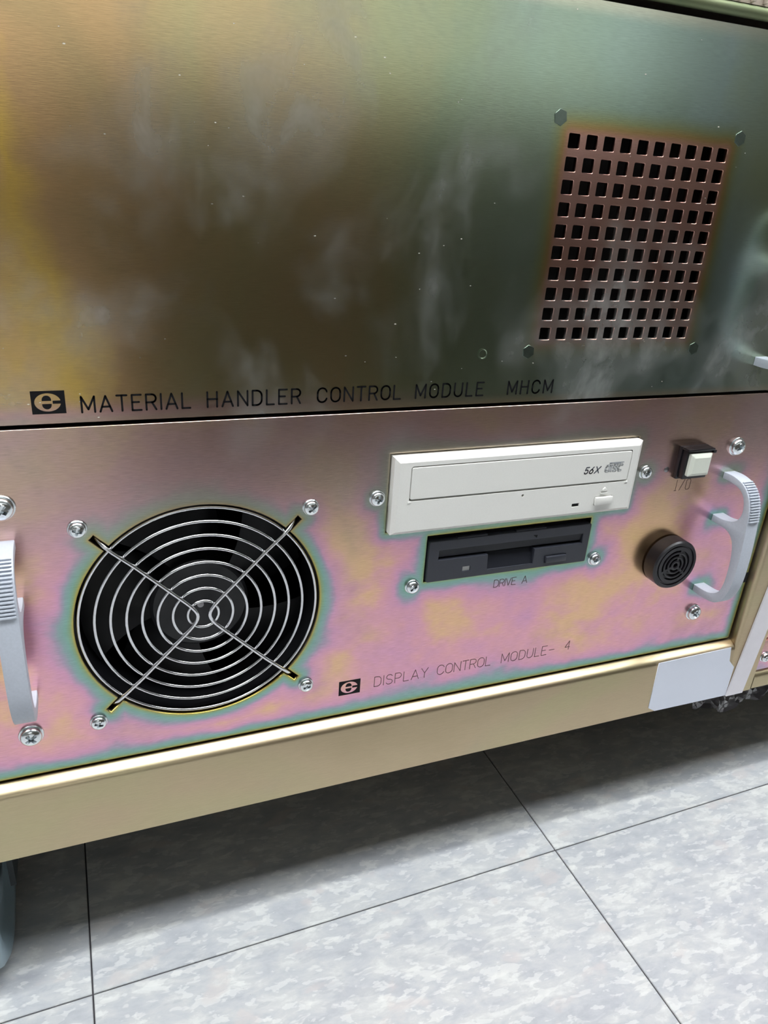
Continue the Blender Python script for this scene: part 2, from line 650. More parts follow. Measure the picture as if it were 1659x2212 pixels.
def emblem(parent, x0, x1, z0, z1, mat='ink'):
    """black rectangle with an oval lower-case e left open in it"""
    cx, cz = (x0 + x1) / 2 - .25, (z0 + z1) / 2
    rx, rz = 4.85, 3.75
    ix, iz = 1.75, 2.8
    bar = .62
    def ell(a):
        return (cx + rx * math.cos(a), cz + rz * math.sin(a))
    aj = math.asin(bar / rz)
    # outside of the oval: rectangle minus oval (the slot on the right keeps the oval joined to the frame colour)
    outer = rloop(x0, x1, z0, z1)
    hole = [ell(aj + (2 * math.pi - 2 * aj) * k / 60) for k in range(61)]
    sx = cx + ix
    hole += [(sx + .1, cz - bar), (sx + .1, cz + bar)]
    a = sheet([outer, hole], -.10, -.02)
    # counters above and below the bar
    up, lo = [], []
    for k in range(17):
        t = math.pi * k / 16
        up.append((cx - .35 + ix * math.cos(t), cz + bar + (iz - bar) * math.sin(t) ** .8))
        lo.append((cx - .35 + ix * math.cos(t), cz - bar - (iz - bar) * math.sin(t) ** .8))
    b = sheet([up], -.10, -.02)
    c = sheet([lo], -.10, -.02)
    return link_mesh('emblem', join_mesh(a, b, c), mat, parent, 'black rectangular emblem with an oval lower-case e')


# ------------------------------------------------------------------ the setting
def struct(name, mat, x0, x1, y0, y1, z0, z1):
    o = box(name, mat, None, x0, x1, y0, y1, z0, z1)
    o['kind'] = 'structure'
    return o


RX0, RX1, RY0, RY1, RZ = -2400, 3000, -2900, 1000, 2700 + FLOOR_Z
floor = struct('floor', 'joint', RX0, RX1, RY0, RY1, FLOOR_Z - 60, FLOOR_Z - 1.2)
YAW, TX, TY, TS = .0140, 141.12, -11.98, 304.8
tile_me = None
for i in range(-8, 10):
    for j in range(-9, 4):
        if tile_me is None:
            bm = bmesh.new()
            h = (TS - .9) / 2000
            bmesh.ops.create_cube(bm, size=1)
            for v in bm.verts:
                v.co = Vector((v.co.x * 2 * h, v.co.y * 2 * h, v.co.z * .003))
            bmesh.ops.bevel(bm, geom=[e for e in bm.edges if all(v.co.z > 0 for v in e.verts)], offset=.0004, segments=1, affect='EDGES')
            tile_me = bm_mesh(bm, 'floor_tile')
            tile_me.materials.append(MAT['tile'])
        a, b = (i + .5) * TS, (j + .5) * TS
        X = TX + a * math.cos(YAW) - b * math.sin(YAW)
        Y = TY + a * math.sin(YAW) + b * math.cos(YAW)
        if not (RX0 + 160 < X < RX1 - 160 and RY0 + 160 < Y < RY1 - 160):
            continue
        t = bpy.data.objects.new('floor_tile', tile_me)
        COL.objects.link(t)
        t.parent = floor
        t.location = W(X, Y, FLOOR_Z - 1.5)
        t.rotation_euler = (0, 0, YAW)
struct('wall_front', 'wall_white', RX0, RX1, RY0 - 80, RY0, FLOOR_Z - 60, RZ)
struct('wall_back', 'wall', RX0, RX1, RY1, RY1 + 80, FLOOR_Z - 60, RZ)
struct('wall_left', 'wall', RX0 - 80, RX0, RY0, RY1, FLOOR_Z - 60, RZ)
struct('wall_right', 'wall', RX1, RX1 + 80, RY0, RY1, FLOOR_Z - 60, RZ)
struct('trim_1', 'dark_helper', RX0, RX1, RY0, RY0 + 25, FLOOR_Z, FLOOR_Z + 640)  # unseen dark wainscot, added to cut the wall's low bounce and reflection
struct('ceiling', 'ceiling', RX0, RX1, RY0, RY1, RZ, RZ + 60)

LAMPS = [(-1300, -450, 60, 'narrow white ceiling tube light left of the racks'), (200, -450, 60, 'narrow white ceiling tube light over the racks'), (1700, -450, 60, 'narrow white ceiling tube light right of the racks'),
         (-1300, -750, 220, 'wide white ceiling light panel over the aisle, left end of the row'), (200, -750, 220, 'wide white ceiling light panel over the aisle, middle of the row'), (1700, -750, 220, 'wide white ceiling light panel over the aisle, far end of the row')]
for lx, ly, hw, lab in LAMPS:
    r = root('ceiling_light', lab, 'ceiling light', (lx, ly, RZ - 40), 'narrow tube lights of the room' if hw < 100 else 'wide ceiling light panels of the room')
    box('diffuser', 'tube' if hw < 100 else 'lamp', r, lx - 590, lx + 590, ly - hw, ly + hw, RZ - 30, RZ - 24)
    bm = bmesh.new()
    for a in ((lx - 610, lx + 610, ly - hw - 20, ly - hw - 1), (lx - 610, lx + 610, ly + hw + 1, ly + hw + 20), (lx - 610, lx - 591, ly - hw - 1, ly + hw + 1), (lx + 591, lx + 610, ly - hw - 1, ly + hw + 1)):
        add_box(bm, *a, RZ - 40, RZ)
    link_mesh('frame', bm_mesh(bm), 'ceiling', r)

# unseen glowing surface with bars, added so the upper sheet mirrors something bright
glow_src = box('added_glow_1', 'glow', None, -900, 2400, RY0 + 2, RY0 + 8, FLOOR_Z + 700, FLOOR_Z + 1650)
glow_src['kind'] = 'structure'
for k in range(5):
    xx = -900 + 3300 * k / 4
    box('added_glow_bar', 'wall_white', glow_src, xx - 25, xx + 25, RY0 + 9, RY0 + 40, FLOOR_Z + 660, FLOOR_Z + 1690)

# added dark stand-in for a crouching person, seen only mirrored in the sheets
r = root('reflection_stand_in', 'low charcoal cabinet shape added as an unseen stand-in, mirrored dark in the plated panels', 'cabinet', (520, -860, FLOOR_Z))
box('body', 'dark_helper', r, -100, 1190, -1100, -622, FLOOR_Z + 60, FLOOR_Z + 520, 4)
box('plinth', 'dark', r, -70, 1160, -1080, -650, FLOOR_Z, FLOOR_Z + 60)
for k in range(2):
    d = box('door', 'dark_helper', r, -94 + 642 * k, 542 + 642 * k, -622, -604, FLOOR_Z + 66, FLOOR_Z + 514, 2)
    box('handle', 'handle', d, (510 if k == 0 else 590) - 6, (510 if k == 0 else 590) + 6, -622, -592, FLOOR_Z + 330, FLOOR_Z + 450, 3)


# ------------------------------------------------------------------ the rack frame
rack = root('equipment_rack', 'beige plated steel rack frame on casters holding the two iridescent modules', 'rack', (30, 250, FLOOR_Z))
RF = -6.0                       # front face of rails and uprights


def rounded_rail(name, parent, x0, x1, ztop, zbot, rad=3.0, depth=40.0, mat='rail'):
    # the top lip slopes forward before it turns down into the face
    prof = [(depth, ztop), (.6, ztop), (-.6, ztop - .25), (RF + 2.5, ztop - 1.8), (RF + 1.3, ztop - 2.7), (RF + .45, ztop - 3.8), (RF, ztop - 5.2)]
    prof += [(RF, zbot + .8), (RF + .8, zbot), (depth, zbot)]
    bm = bmesh.new()
    A = [bm.verts.new(W(x0, y, z)) for y, z in prof]
    B = [bm.verts.new(W(x1, y, z)) for y, z in prof]
    n = len(prof)
    for i in range(n):
        bm.faces.new((A[i], A[(i + 1) % n], B[(i + 1) % n], B[i]))
    bm.faces.new(A)
    bm.faces.new(B)
    return link_mesh(name, bm_mesh(bm), mat, parent, smooth=40)


def upright(name, parent, x0, x1, zbot, ztop, rad=3.0):
    prof = [(x0, 40), (x0, RF + rad)]
    for k in range(1, 7):
        a = math.radians(90 * k / 6)
        prof.append((x0 + rad - rad * math.cos(a), RF + rad - rad * math.sin(a)))
    prof += [(x1, RF), (x1, 40)]
    bm = bmesh.new()
    A = [bm.verts.new(W(x, y, zbot)) for x, y in prof]
    B = [bm.verts.new(W(x, y, ztop)) for x, y in prof]
    n = len(prof)
    for i in range(n):
        bm.faces.new((A[i], A[(i + 1) % n], B[(i + 1) % n], B[i]))
    bm.faces.new(A)
    bm.faces.new(B)
    return link_mesh(name, bm_mesh(bm), 'rail', parent, smooth=40)


ZB = -221.4
rounded_rail('bottom_rail', rack, -217.5, 264.6, -176.8, ZB)
upright('upright', rack, 264.8, 292.0, ZB, 420)
upright('upright', rack, -246, -218.5, ZB, 420)
box('base_plate', 'dark', rack, -246, 292, 41, 620, ZB + 2, ZB + 8)
box('side_panel', 'rail', rack, 288, 292, 41, 620, ZB + 8, 420)
box('side_panel', 'rail', rack, -246, -242, 41, 620, ZB + 8, 420)
box('rear_panel', 'rail', rack, -241, 287, 616, 620, ZB + 8, 420)
box('top_panel', 'rail', rack, -241, 287, 41, 615, 414, 418)
# rounded cross rail above the upper module
bm = bmesh.new()
add_tube(bm, [(-218, 1.0, 179.4), (264, 1.0, 179.4)], 2.6, seg=14)
link_mesh('cross_rail', bm_mesh(bm), 'rail_green', rack, smooth=40)

# white strip stuck down the upright
bm = bmesh.new()
lean = .095
zs = [ZB, ZB + 100, ZB + 240, 110]
q = []
for z in zs:
    x = 268.4 + (z - ZB) * lean * (1 if z < 30 else .9)
    q.append([bm.verts.new(W(x, RF - .15, z)), bm.verts.new(W(x + 15.2, RF - .15, z)), bm.verts.new(W(x + 15.2, RF - 1.2, z)), bm.verts.new(W(x, RF - 1.2, z))])
for a, b in zip(q, q[1:]):
    for k in range(4):
        bm.faces.new((a[k], a[(k + 1) % 4], b[(k + 1) % 4], b[k]))
bm.faces.new(q[0])
bm.faces.new(q[-1])
link_mesh('edging_strip', bm_mesh(bm), 'white_strip', rack, 'flat white strip running down the upright')
# blank label on the corner of the rail
link_mesh('blank_label', sheet([[(198.3, -179.6), (260.0, -178.7), (262.2, -190.2), (268.3, -196.4), (268.3, -221.0), (205.3, -220.3), (199.2, -216.6)]], RF - .45, RF - .03), 'sticker', rack, 'blank pale blue-grey label on the rail corner')

# casters
def caster(parent, cx, cy, cz_off=0):
    R = 49.0
    zc = FLOOR_Z + R
    bm = bmesh.new()
    prof = [(0, 9), (15, 9), (18, 7), (33, 7.5), (37, 11.5), (44, 12), (47.5, 9.5), (49, 5), (49, -5), (47.5, -9.5), (44, -12), (37, -11.5), (33, -7.5), (18, -7), (15, -9), (0, -9)]
    seg = 48
    rings = []
    for r, xx in prof:
        if r == 0:
            rings.append([bm.verts.new(W(cx + xx, cy, zc))])
        else:
            rings.append([bm.verts.new(W(cx + xx, cy + r * math.cos(2 * math.pi * k / seg), zc + r * math.sin(2 * math.pi * k / seg))) for k in range(seg)])
    for A, B in zip(rings, rings[1:]):
        for k in range(seg):
            a0, a1 = A[k % len(A)], A[(k + 1) % len(A)]
            b0, b1 = B[k % len(B)], B[(k + 1) % len(B)]
            bm.faces.new([v for i, v in enumerate((a0, a1, b1, b0)) if v not in (a0, a1, b1, b0)[:i]])
    c = link_mesh('caster', bm_mesh(bm), 'wheel', parent, 'blue-grey caster wheel with a rounded tread', smooth=50)
    bm = bmesh.new()
    for s in (-1, 1):
        add_box(bm, cx + s * 15.5 - 1.5, cx + s * 15.5 + 1.5, cy - 2, cy + 30, zc - 10, ZB + 1.5)
    link_mesh('fork', bm_mesh(bm), 'tyre', c)


caster(rack, -216.6, 38)
caster(rack, -219.5, 560)
caster(rack, 262, 560)


# ------------------------------------------------------------------ screws
def screw_mesh(R, h, washer):
    """pan head with cross recess and washer, axis -y, base at the origin (metres)"""
    bm = bmesh.new()
    wr = R * 1.16
    o = Vector(W(0, 0, 0))
    z0 = 0.0
    if washer:
        lathe_y(bm, 0, 0, [(wr, 0), (wr, -.7), (wr - .25, -1.0), (R * .5, -1.0)], 28, True, True)
        z0 = -1.0
    # dome around the recess
    a, w = R * .55, R * .17
    cross = [(w, w), (w, a), (-w, a), (-w, w), (-a, w), (-a, -w), (-w, -w), (-w, -a), (w, -a), (w, -w), (a, -w), (a, w)]
    n = 32
    prof = [(R, z0), (R, z0 - h * .35)]
    for k in range(1, 6):
        t = math.radians(k * 13.5)
        prof.append((R * (1 - .42 * (1 - math.cos(t)) / (1 - math.cos(math.radians(67.5)))), z0 - h * (.35 + .60 * math.sin(t) / math.sin(math.radians(67.5)))))
    rings = []
    for r, y in prof:
        rings.append([bm.verts.new(W(r * math.cos(2 * math.pi * k / n), y, r * math.sin(2 * math.pi * k / n))) for k in range(n)])
    for A, B in zip(rings, rings[1:]):
        for k in range(n):
            bm.faces.new((A[k], A[(k + 1) % n], B[(k + 1) % n], B[k]))
    ytop = z0 - h
    cr = [bm.verts.new(W(x, ytop, z)) for x, z in cross]
    last = rings[-1]
    edges = []
    for L in (last, cr):
        for i in range(len(L)):
            e = bm.edges.get((L[i], L[(i + 1) % len(L)])) or bm.edges.new((L[i], L[(i + 1) % len(L)]))
            edges.append(e)
    bmesh.ops.triangle_fill(bm, use_beauty=True, use_dissolve=False, edges=edges)
    cb = [bm.verts.new(W(x * .6, ytop + h * .75, z * .6)) for x, z in cross]
    for i in range(12):
        bm.faces.new((cr[i], cr[(i + 1) % 12], cb[(i + 1) % 12], cb[i]))
    bm.faces.new(cb)
    bmesh.ops.recalc_face_normals(bm, faces=bm.faces)
    me = bpy.data.meshes.new('screw')
    bm.to_mesh(me)
    bm.free()
    me.transform(Matrix.Translation(-o))
    for p in me.polygons:
        p.use_smooth = True
    me.set_sharp_from_angle(angle=math.radians(35))
    return me


SCREW_S = screw_mesh(3.6, 2.3, True)
SCREW_L = screw_mesh(4.9, 3.0, True)
for me_ in (SCREW_S, SCREW_L):
    me_.materials.append(MAT['screw'])


def screw(parent, me, x, z, rot, y=0.0):
    o = bpy.data.objects.new('screw', me)
    COL.objects.link(o)
    o.parent = parent
    o.location = W(x, y, z) - world_origin(parent)
    o.rotation_euler = (0, math.radians(rot), 0)
    return o


# ------------------------------------------------------------------ bow handles
H_OUT = [(0, -48.2), (-6.8, -47.9), (-13.4, -49.2), (-18.1, -51.8), (-22.1, -56.3), (-24.7, -62.6), (-26.1, -70.5), (-27.1, -80.7), (-27.9, -92.4),
         (-28.0, -106.2), (-26.8, -115.8), (-23.6, -123.7), (-18.1, -129.0), (-8.4, -130.6), (0, -130.6)]
H_WIN1 = [(0, -52.2), (-6.0, -52.3), (-13.1, -53.4), (-17.6, -56.6), (-20.1, -62.3), (-20.2, -68.2), (-16.9, -73.4), (-8.5, -76.0), (0, -76.1)]
H_WIN2 = [(0, -80.6), (-9.9, -80.7), (-15.8, -82.6), (-19.4, -87.3), (-21.4, -95.9), (-21.9, -106.3), (-21.3, -114.7), (-18.8, -121.2), (-11.5, -125.1), (0, -125.9)]


def catmull(P, n=4):
    out = []
    for i in range(len(P) - 1):
        p0, p1, p2, p3 = P[max(i - 1, 0)], P[i], P[i + 1], P[min(i + 2, len(P) - 1)]
        for k in range(n):
            t = k / n
            out.append(tuple(.5 * (2 * p1[j] + (p2[j] - p0[j]) * t + (2 * p0[j] - 5 * p1[j] + 4 * p2[j] - p3[j]) * t * t + (3 * p1[j] - p0[j] - 3 * p2[j] + p3[j]) * t ** 3) for j in (0, 1)))
    out.append(P[-1])
    return out


def handle(parent, x0, dz=0.0, label=None):
    Wd = 8.8
    out = catmull(H_OUT) + list(reversed(catmull(H_WIN2))) + list(reversed(catmull(H_WIN1)))
    bv = .4
    cu_me = sheet([[(-y, z + dz) for y, z in out]], 0, Wd, bv, 1)
    # sheet gives u->x, w->z, depth->y ; turn it so that u runs towards the viewer and depth runs along x
    for v in cu_me.vertices:
        x, y, z = v.co
        v.co = Vector((x0 * .001 + y, -x, z))
    bmx = bmesh.new()
    bmx.from_mesh(cu_me)
    bmesh.ops.remove_doubles(bmx, verts=bmx.verts, dist=1e-6)
    bmesh.ops.recalc_face_normals(bmx, faces=bmx.faces)
    bmx.to_mesh(cu_me)
    bmx.free()
    h = link_mesh('handle', cu_me, 'handle', parent, label, smooth=28)
    # ribs across the upper bow
    path = catmull(H_OUT, 24)
    L, want, nextd = 0.0, [], 15.0
    for a, b in zip(path, path[1:]):
        seg = math.dist(a, b)
        while L + seg >= nextd and len(want) < 16:
            t = (nextd - L) / seg
            ty, tz = (b[0] - a[0]) / seg, (b[1] - a[1]) / seg
            want.append((a[0] + (b[0] - a[0]) * t, a[1] + (b[1] - a[1]) * t, ty, tz))
            nextd += 1.62
        L += seg
    for y, z, ty, tz in want:
        bm = bmesh.new()
        bmesh.ops.create_cube(bm, size=1)
        bmesh.ops.bevel(bm, geom=bm.edges[:], offset=.12, segments=1, affect='EDGES')
        M = Matrix(((1, 0, 0), (0, -tz, ty), (0, ty, tz))).to_4x4()     # local y: outward normal, z: along the bow
        c = W(x0 + Wd / 2, y, z + dz)
        for v in bm.verts:
            lx, ly, lz = v.co
            p = Vector((lx * (Wd - 1.4) * .001, 0, 0))
            nrm = Vector((0, tz, -ty))
            if nrm.y > 0:
                nrm = -nrm
            p += nrm * (ly * 1.8 * .001 + .0001) + Vector((0, ty, tz)) * lz * .92 * .001
            v.co = c + p
        link_mesh('grip_rib', bm_mesh(bm), 'handle', h)
    return h


# ------------------------------------------------------------------ upper module
upm = root('control_module', 'large olive iridescent plated module with square-hole vent grid and black lettering', 'module', (23, 250, UZ0))
loops = [rloop(PX0, PX1, UZ0, UZ1, 1.0, 2)]
for i in range(10):
    for j in range(10):
        x, z = VX + i * VP, VZ - j * VP
        loops.append(rloop(x, x + VH, z - VH, z, .35, 1))
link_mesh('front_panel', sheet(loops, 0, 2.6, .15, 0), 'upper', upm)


def chassis(parent, x0, x1, y0, y1, z0, z1):
    bm = bmesh.new()
    t = 1.5
    add_box(bm, x0, x0 + t, y0, y1, z0, z1)
    add_box(bm, x1 - t, x1, y0, y1, z0, z1)
    add_box(bm, x0 + t, x1 - t, y0, y1, z0, z0 + t)
    add_box(bm, x0 + t, x1 - t, y0, y1, z1 - t, z1)
    add_box(bm, x0 + t, x1 - t, y1 - t, y1, z0 + t, z1 - t)
    return link_mesh('chassis', bm_mesh(bm), 'dark', parent)


chassis(upm, -200, 246, 2.7, 420, UZ0 + 2, UZ1 - 2)
box('filter_screen', 'dark', upm, 60, 180, 24, 26, 20, 140)
for k, (hx, hz) in enumerate(((66.8, 129.4), (169.3, 128.6), (67.6, 27.0), (170.9, 27.1))):
    rot = (10, 0, 5, -5)[k]
    out = [(hx + 3.5 * math.cos(math.radians(60 * i + 30 + rot)), hz + 3.5 * math.sin(math.radians(60 * i + 30 + rot))) for i in range(6)]
    link_mesh('hex_stud', sheet([out], -.2, -.01, .14, 0), 'stud', upm)
bm = bmesh.new()
lathe_y(bm, 42.3, 26.5, [(2.6, -.01), (2.6, -.3), (2.2, -.35), (1.9, -.12), (0.01, -.12)], 28)
link_mesh('round_stud', bm_mesh(bm), 'upper', upm)
TB = 5.9
lettering([('MATERIAL', -138.6, -95.7, TB, 6.5), ('HANDLER', -88.4, -47.5, TB, 6.5), ('CONTROL', -39.4, 1.0, TB, 6.5), ('MODULE', 9.0, 45.0, TB, 6.5), ('MHCM', 59.0, 84.8, TB, 6.5)], .82, -.08, 'ink', upm, label='black stencilled words MATERIAL HANDLER CONTROL MODULE MHCM')
emblem(upm, -157.0, -144.5, 5.9, 15.3)
handle(upm, 217.0, 147.5, 'pale grey bow handle at the upper module edge')

# ------------------------------------------------------------------ lower module
low = root('display_module', 'iridescent pink and gold plated module with round fan opening and two drives', 'module', (23, 250, LZ0))
fx, fz = FAN
# fan opening with four diagonal slots
hole = []
hw, se = 1.5, 66.5
ad = math.asin(hw / FAN_R)
for k in range(4):
    a = math.radians(45 + 90 * k)
    c, s = math.cos(a), math.sin(a)
    base = math.sqrt(FAN_R ** 2 - hw ** 2)
    hole.append((fx + base * c + hw * s, fz + base * s - hw * c))
    hole.append((fx + se * c + hw * s, fz + se * s - hw * c))
    hole.append((fx + se * c - hw * s, fz + se * s + hw * c))
    hole.append((fx + base * c - hw * s, fz + base * s + hw * c))
    a0, a1 = a + ad, a + math.pi / 2 - ad
    for i in range(1, 24):
        t = a0 + (a1 - a0) * i / 24
        hole.append((fx + FAN_R * math.cos(t), fz + FAN_R * math.sin(t)))
loops = [rloop(PX0, PX1, LZ0, LZ1 - .1, 1.0, 2), hole, rloop(CD[0] - .9, CD[1] + .6, CD[2] - .3, CD[3] + .9), rloop(FL[0] - .7, FL[1] + .6, FL[2] - .4, FL[3] + 1.6)]
# rack notch in the right edge beside the handle
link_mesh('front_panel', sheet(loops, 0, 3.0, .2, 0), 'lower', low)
chassis(low, -200, 246, 3.1, 420, LZ0 + 2, LZ1 - 2)
box('notch_plate', 'dark', low, 258.6, 262.9, -.12, .02, -131, -123.5)

# fan behind the opening
bm = bmesh.new()
lathe_y(bm, fx, fz, [(57.6, 5), (62, 5), (62, 32), (57.6, 32), (57.6, 5)], 64, False, False)
fan = link_mesh('cooling_fan', bm_mesh(bm), 'fan', low, 'black cooling fan behind the wire guard', smooth=40)
bm = bmesh.new()
lathe_y(bm, fx, fz, [(24, 30), (24, 12), (22.5, 10.5), (0.01, 10.2)], 48)
link_mesh('hub', bm_mesh(bm), 'fan', fan, smooth=35)
bm = bmesh.new()
lathe_y(bm, fx, fz, [(1.6, 10.4), (1.6, 9.8), (0.01, 9.7)], 20)
link_mesh('hub_pin', bm_mesh(bm), 'rubber', fan, smooth=35)
for k in range(5):
    bm = bmesh.new()
    rows = []
    for i in range(7):
        rr = 23.5 + (56.0 - 23.5) * i / 6
        row = []
        for j in range(7):
            t = j / 6 - .5
            ang = math.radians(72 * k + 20 + t * (62 - 6 * i / 6) + i * 3.0)
            yy = 20 - t * (16 - i * .6) + 2.5 * (4 * t * t)
            row.append(bm.verts.new(W(fx + rr * math.cos(ang), yy, fz + rr * math.sin(ang))))
        rows.append(row)
    for i in range(6):
        for j in range(6):
            bm.faces.new((rows[i][j], rows[i + 1][j], rows[i + 1][j + 1], rows[i][j + 1]))
    bmesh.ops.solidify(bm, geom=bm.faces[:], thickness=.0012)
    link_mesh('blade', bm_mesh(bm), 'fan', fan, smooth=40)

# wire guard: two bent spoke wires, eight rings
bm = bmesh.new()
for s in (-1, 1):
    pts = []
    e = 65.2 / math.sqrt(2)
    f1 = 57.0 / math.sqrt(2)
    f2 = 61.0 / math.sqrt(2)
    upper = [(e, 5.0, e), (f2 + .6, 1.6, f2 + .6), (f2 - 1.2, .1, f2 - 1.2), (f1 - 1.5, -.4, f1 - 1.5), (30, -.4, 30.6), (8, -.4, 8.2), (5.4, -.4, 5.3), (3.9, -.4, 3.2), (3.05, -.4, 1.5), (2.8, -.4, 0)]
    pts = [(fx + s * x, y, fz + z) for x, y, z in upper] + [(fx + s * x, y, fz - z) for x, y, z in reversed(upper[:-1])]
    # smooth the bend
    add_tube(bm, pts, .95, seg=10)
guard = link_mesh('fan_guard', bm_mesh(bm), 'wire', low, 'chromed wire fan guard', smooth=60)
for k in range(8):
    rr = 7.3 + 7.02 * k
    bm = bmesh.new()
    n = 40 + 8 * k
    add_tube(bm, [(fx + rr * math.cos(2 * math.pi * i / n), 1.2, fz + rr * math.sin(2 * math.pi * i / n)) for i in range(n)], .78, True, 8)
    link_mesh('ring', bm_mesh(bm), 'wire', guard, smooth=60)

for k, (sx, sz) in enumerate(((-1, 1), (1, 1), (1, -1), (-1, -1))):
    screw(low, SCREW_S, fx + sx * FAN_S, fz + sz * FAN_S, 20 + 31 * k)
for k, (sx, sz) in enumerate(((-7.3, -44.3), (156.5, -43.4), (16.2, -97.8), (132.8, -96.2))):
    screw(low, SCREW_S, sx, sz, 12 + 23 * k)
for k, (sx, sz) in enumerate(((-173.4, -33.0), (-175.5, -150.6), (221.0, -32.0), (222.3, -147.5))):
    screw(low, SCREW_L, sx, sz, 33 + 19 * k)

handle(low, -178.9, 0, 'pale grey bow handle left of the fan')
handle(low, 217.0, 0, 'pale grey bow handle right of the buzzer')

lettering([('DISPLAY', -1.3, 31.6, -160.3, 6.5), ('CONTROL', 37.6, 72.6, -160.3, 6.5), ('MODULE', 80.0, 111.6, -160.3, 6.5), ('-', 113.4, 117.8, -160.3, 6.5), ('4', 124.9, 128.6, -159.4, 6.3)], .34, -.08, 'ink_thin', low, label='thin faded words DISPLAY CONTROL MODULE- 4')
lettering([('DRIVE', 67.2, 81.4, -106.3, 4.7), ('A', 85.6, 89.1, -106.3, 4.7)], .32, -.08, 'ink_thin', low, label='thin words DRIVE A')
lettering([('1', 181.4, 183.0, -57.4, 6.8), ('/', 185.2, 187.2, -57.4, 6.8), ('0', 189.6, 192.4, -57.2, 6.6)], .26, -.08, 'ink_thin', low, label='faint engraved 1/0 under the switch')
emblem(low, -22.15, -9.7, -162.15, -152.8)

# push switch
sw = box('push_switch', 'black', low, 178.2, 197.8, -2.2, .2, -48.8, -29.0, .4, label='black square switch housing')
box('collar', 'black', sw, 179.0, 196.6, -6.2, -2.2, -47.6, -30.6, .5)
box('hood', 'black', sw, 178.2, 197.4, -7.6, -2.2, -30.4, -29.0, .3)
box('clip', 'black', sw, 197.4, 199.6, -7.0, -4.6, -32.4, -30.6, .3)
bm = bmesh.new()
a = [(180.4, 195.6, -45.2, -31.8, -6.0), (180.4, 195.6, -45.2, -31.8, -8.0), (182.4, 193.6, -43.2, -33.8, -9.4)]
rows = [[bm.verts.new(W(x, y, z)) for x, z in rloop(x0, x1, z0, z1, .5, 2)] for x0, x1, z0, z1, y in a]
for A, B in zip(rows, rows[1:]):
    n = len(A)
    for k in range(n):
        bm.faces.new((A[k], A[(k + 1) % n], B[(k + 1) % n], B[k]))
bm.faces.new(rows[0])
bm.faces.new(rows[-1])
link_mesh('button', bm_mesh(bm), 'button', sw, 'cream square push button')
bm = bmesh.new()
lathe_y(bm, 172.0, -43.1, [(1.7, .02), (1.7, -.25), (1.4, -.45), (0.01, -.5)], 20)
link_mesh('indicator_lens', bm_mesh(bm), 'rubber', low, smooth=40)

# buzzer
bx, bz = BUZZ
bm = bmesh.new()
lathe_y(bm, bx, bz, [(14.6, .3), (14.6, -.7), (16.0, -.9), (16.0, -9.2), (15.2, -10.2), (13.6, -10.2), (13.4, -9.3), (12.6, -9.3), (12.4, -10.0), (10.2, -10.0), (10.2, -8.4), (0.01, -8.4)], 64)
bz_o = link_mesh('buzzer', bm_mesh(bm), 'black', low, 'round black buzzer with concentric slots', smooth=35)
for r0, r1 in ((7.6, 8.9), (4.7, 6.0), (1.6, 3.3)):
    bm = bmesh.new()
    lathe_y(bm, bx, bz, [(r0, -8.3), (r0, -9.9), (r0 + .3, -10.1), (r1 - .3, -10.1), (r1, -9.9), (r1, -8.3)], 48, False, False)
    link_mesh('slot_ring', bm_mesh(bm), 'black', bz_o, smooth=40)
for ang in (75, 205, 320):
    a = math.radians(ang)
    bm = bmesh.new()
    bmesh.ops.create_cube(bm, size=1)
    for v in bm.verts:
        u, d, w = v.co.x * 9.4 + 6.2, v.co.y * 1.3, v.co.z * 1.4
        v.co = W(bx + u * math.cos(a) - w * math.sin(a), -9.25 + d, bz + u * math.sin(a) + w * math.cos(a))
    link_mesh('web', bm_mesh(bm), 'black', bz_o)

# ------------------------------------------------------------------ optical drive
cd = root('optical_drive', 'ivory white optical disc drive marked 56X set in the pink plated panel', 'disc drive', (73, 90, CD[2]))
yF = -5.2
x0, x1, z0, z1 = CD
ch = 2.3
door = (7.9, 140.6, -45.6, -27.0)
led = (106.3, 111.0, -58.3, -56.3)
ej = (120.6, 132.4, -58.6, -53.3)
front = sheet([rloop(x0 + ch, x1 - ch, z0 + ch * .8, z1 - ch), rloop(*door, 1.2), rloop(*led), rloop(*ej, .5), cloop(73.8, -48.3, .75, 14)], yF, yF + 2.6, .06, 0)
bm = bmesh.new()
A = [bm.verts.new(W(x, yF + .03, z)) for x, z in rloop(x0 + ch, x1 - ch, z0 + ch * .8, z1 - ch)]
B = [bm.verts.new(W(x, yF + 1.5, z)) for x, z in rloop(x0, x1, z0, z1)]
C = [bm.verts.new(W(x, 6, z)) for x, z in rloop(x0, x1, z0, z1)]
for P, Q in ((A, B), (B, C)):
    for k in range(4):
        bm.faces.new((P[k], P[(k + 1) % 4], Q[(k + 1) % 4], Q[k]))
skirt = bm_mesh(bm)
bez = link_mesh('bezel', join_mesh(front, skirt), 'cd', cd, smooth=25)
box('recess_backing', 'dark', cd, x0 + 3, x1 - 3, yF + 3.2, yF + 3.6, z0 + 3, z1 - 3)
box('body', 'dark', cd, x0 + 1, x1 - 1, 6.2, 190, z0 + .5, z1 - .5)
td = link_mesh('tray_door', sheet([rloop(door[0] + .45, door[1] - .4, door[2] + .95, door[3] - .6, 1.0)], yF - .15, yF + 2.8, .35, 1), 'cd', cd, smooth=35)
for cx_ in (door[0] + .2, door[1] - .6):
    box('door_corner', 'cd', bez, cx_ - 1.0, cx_ + 1.0, yF - .25, yF + .4, door[2] - 1.0, door[2] + .1, .15)
box('eject_button', 'cd', cd, ej[0] + .25, ej[1] - .25, yF - 1.5, yF + 2.5, ej[2] + .3, ej[3] - .3, .45)
box('led_window', 'ink', cd, led[0], led[1], yF + .7, yF + 1.5, led[2], led[3])
tri = [(126.2, -47.9), (124.0, -50.3), (128.4, -50.3)]
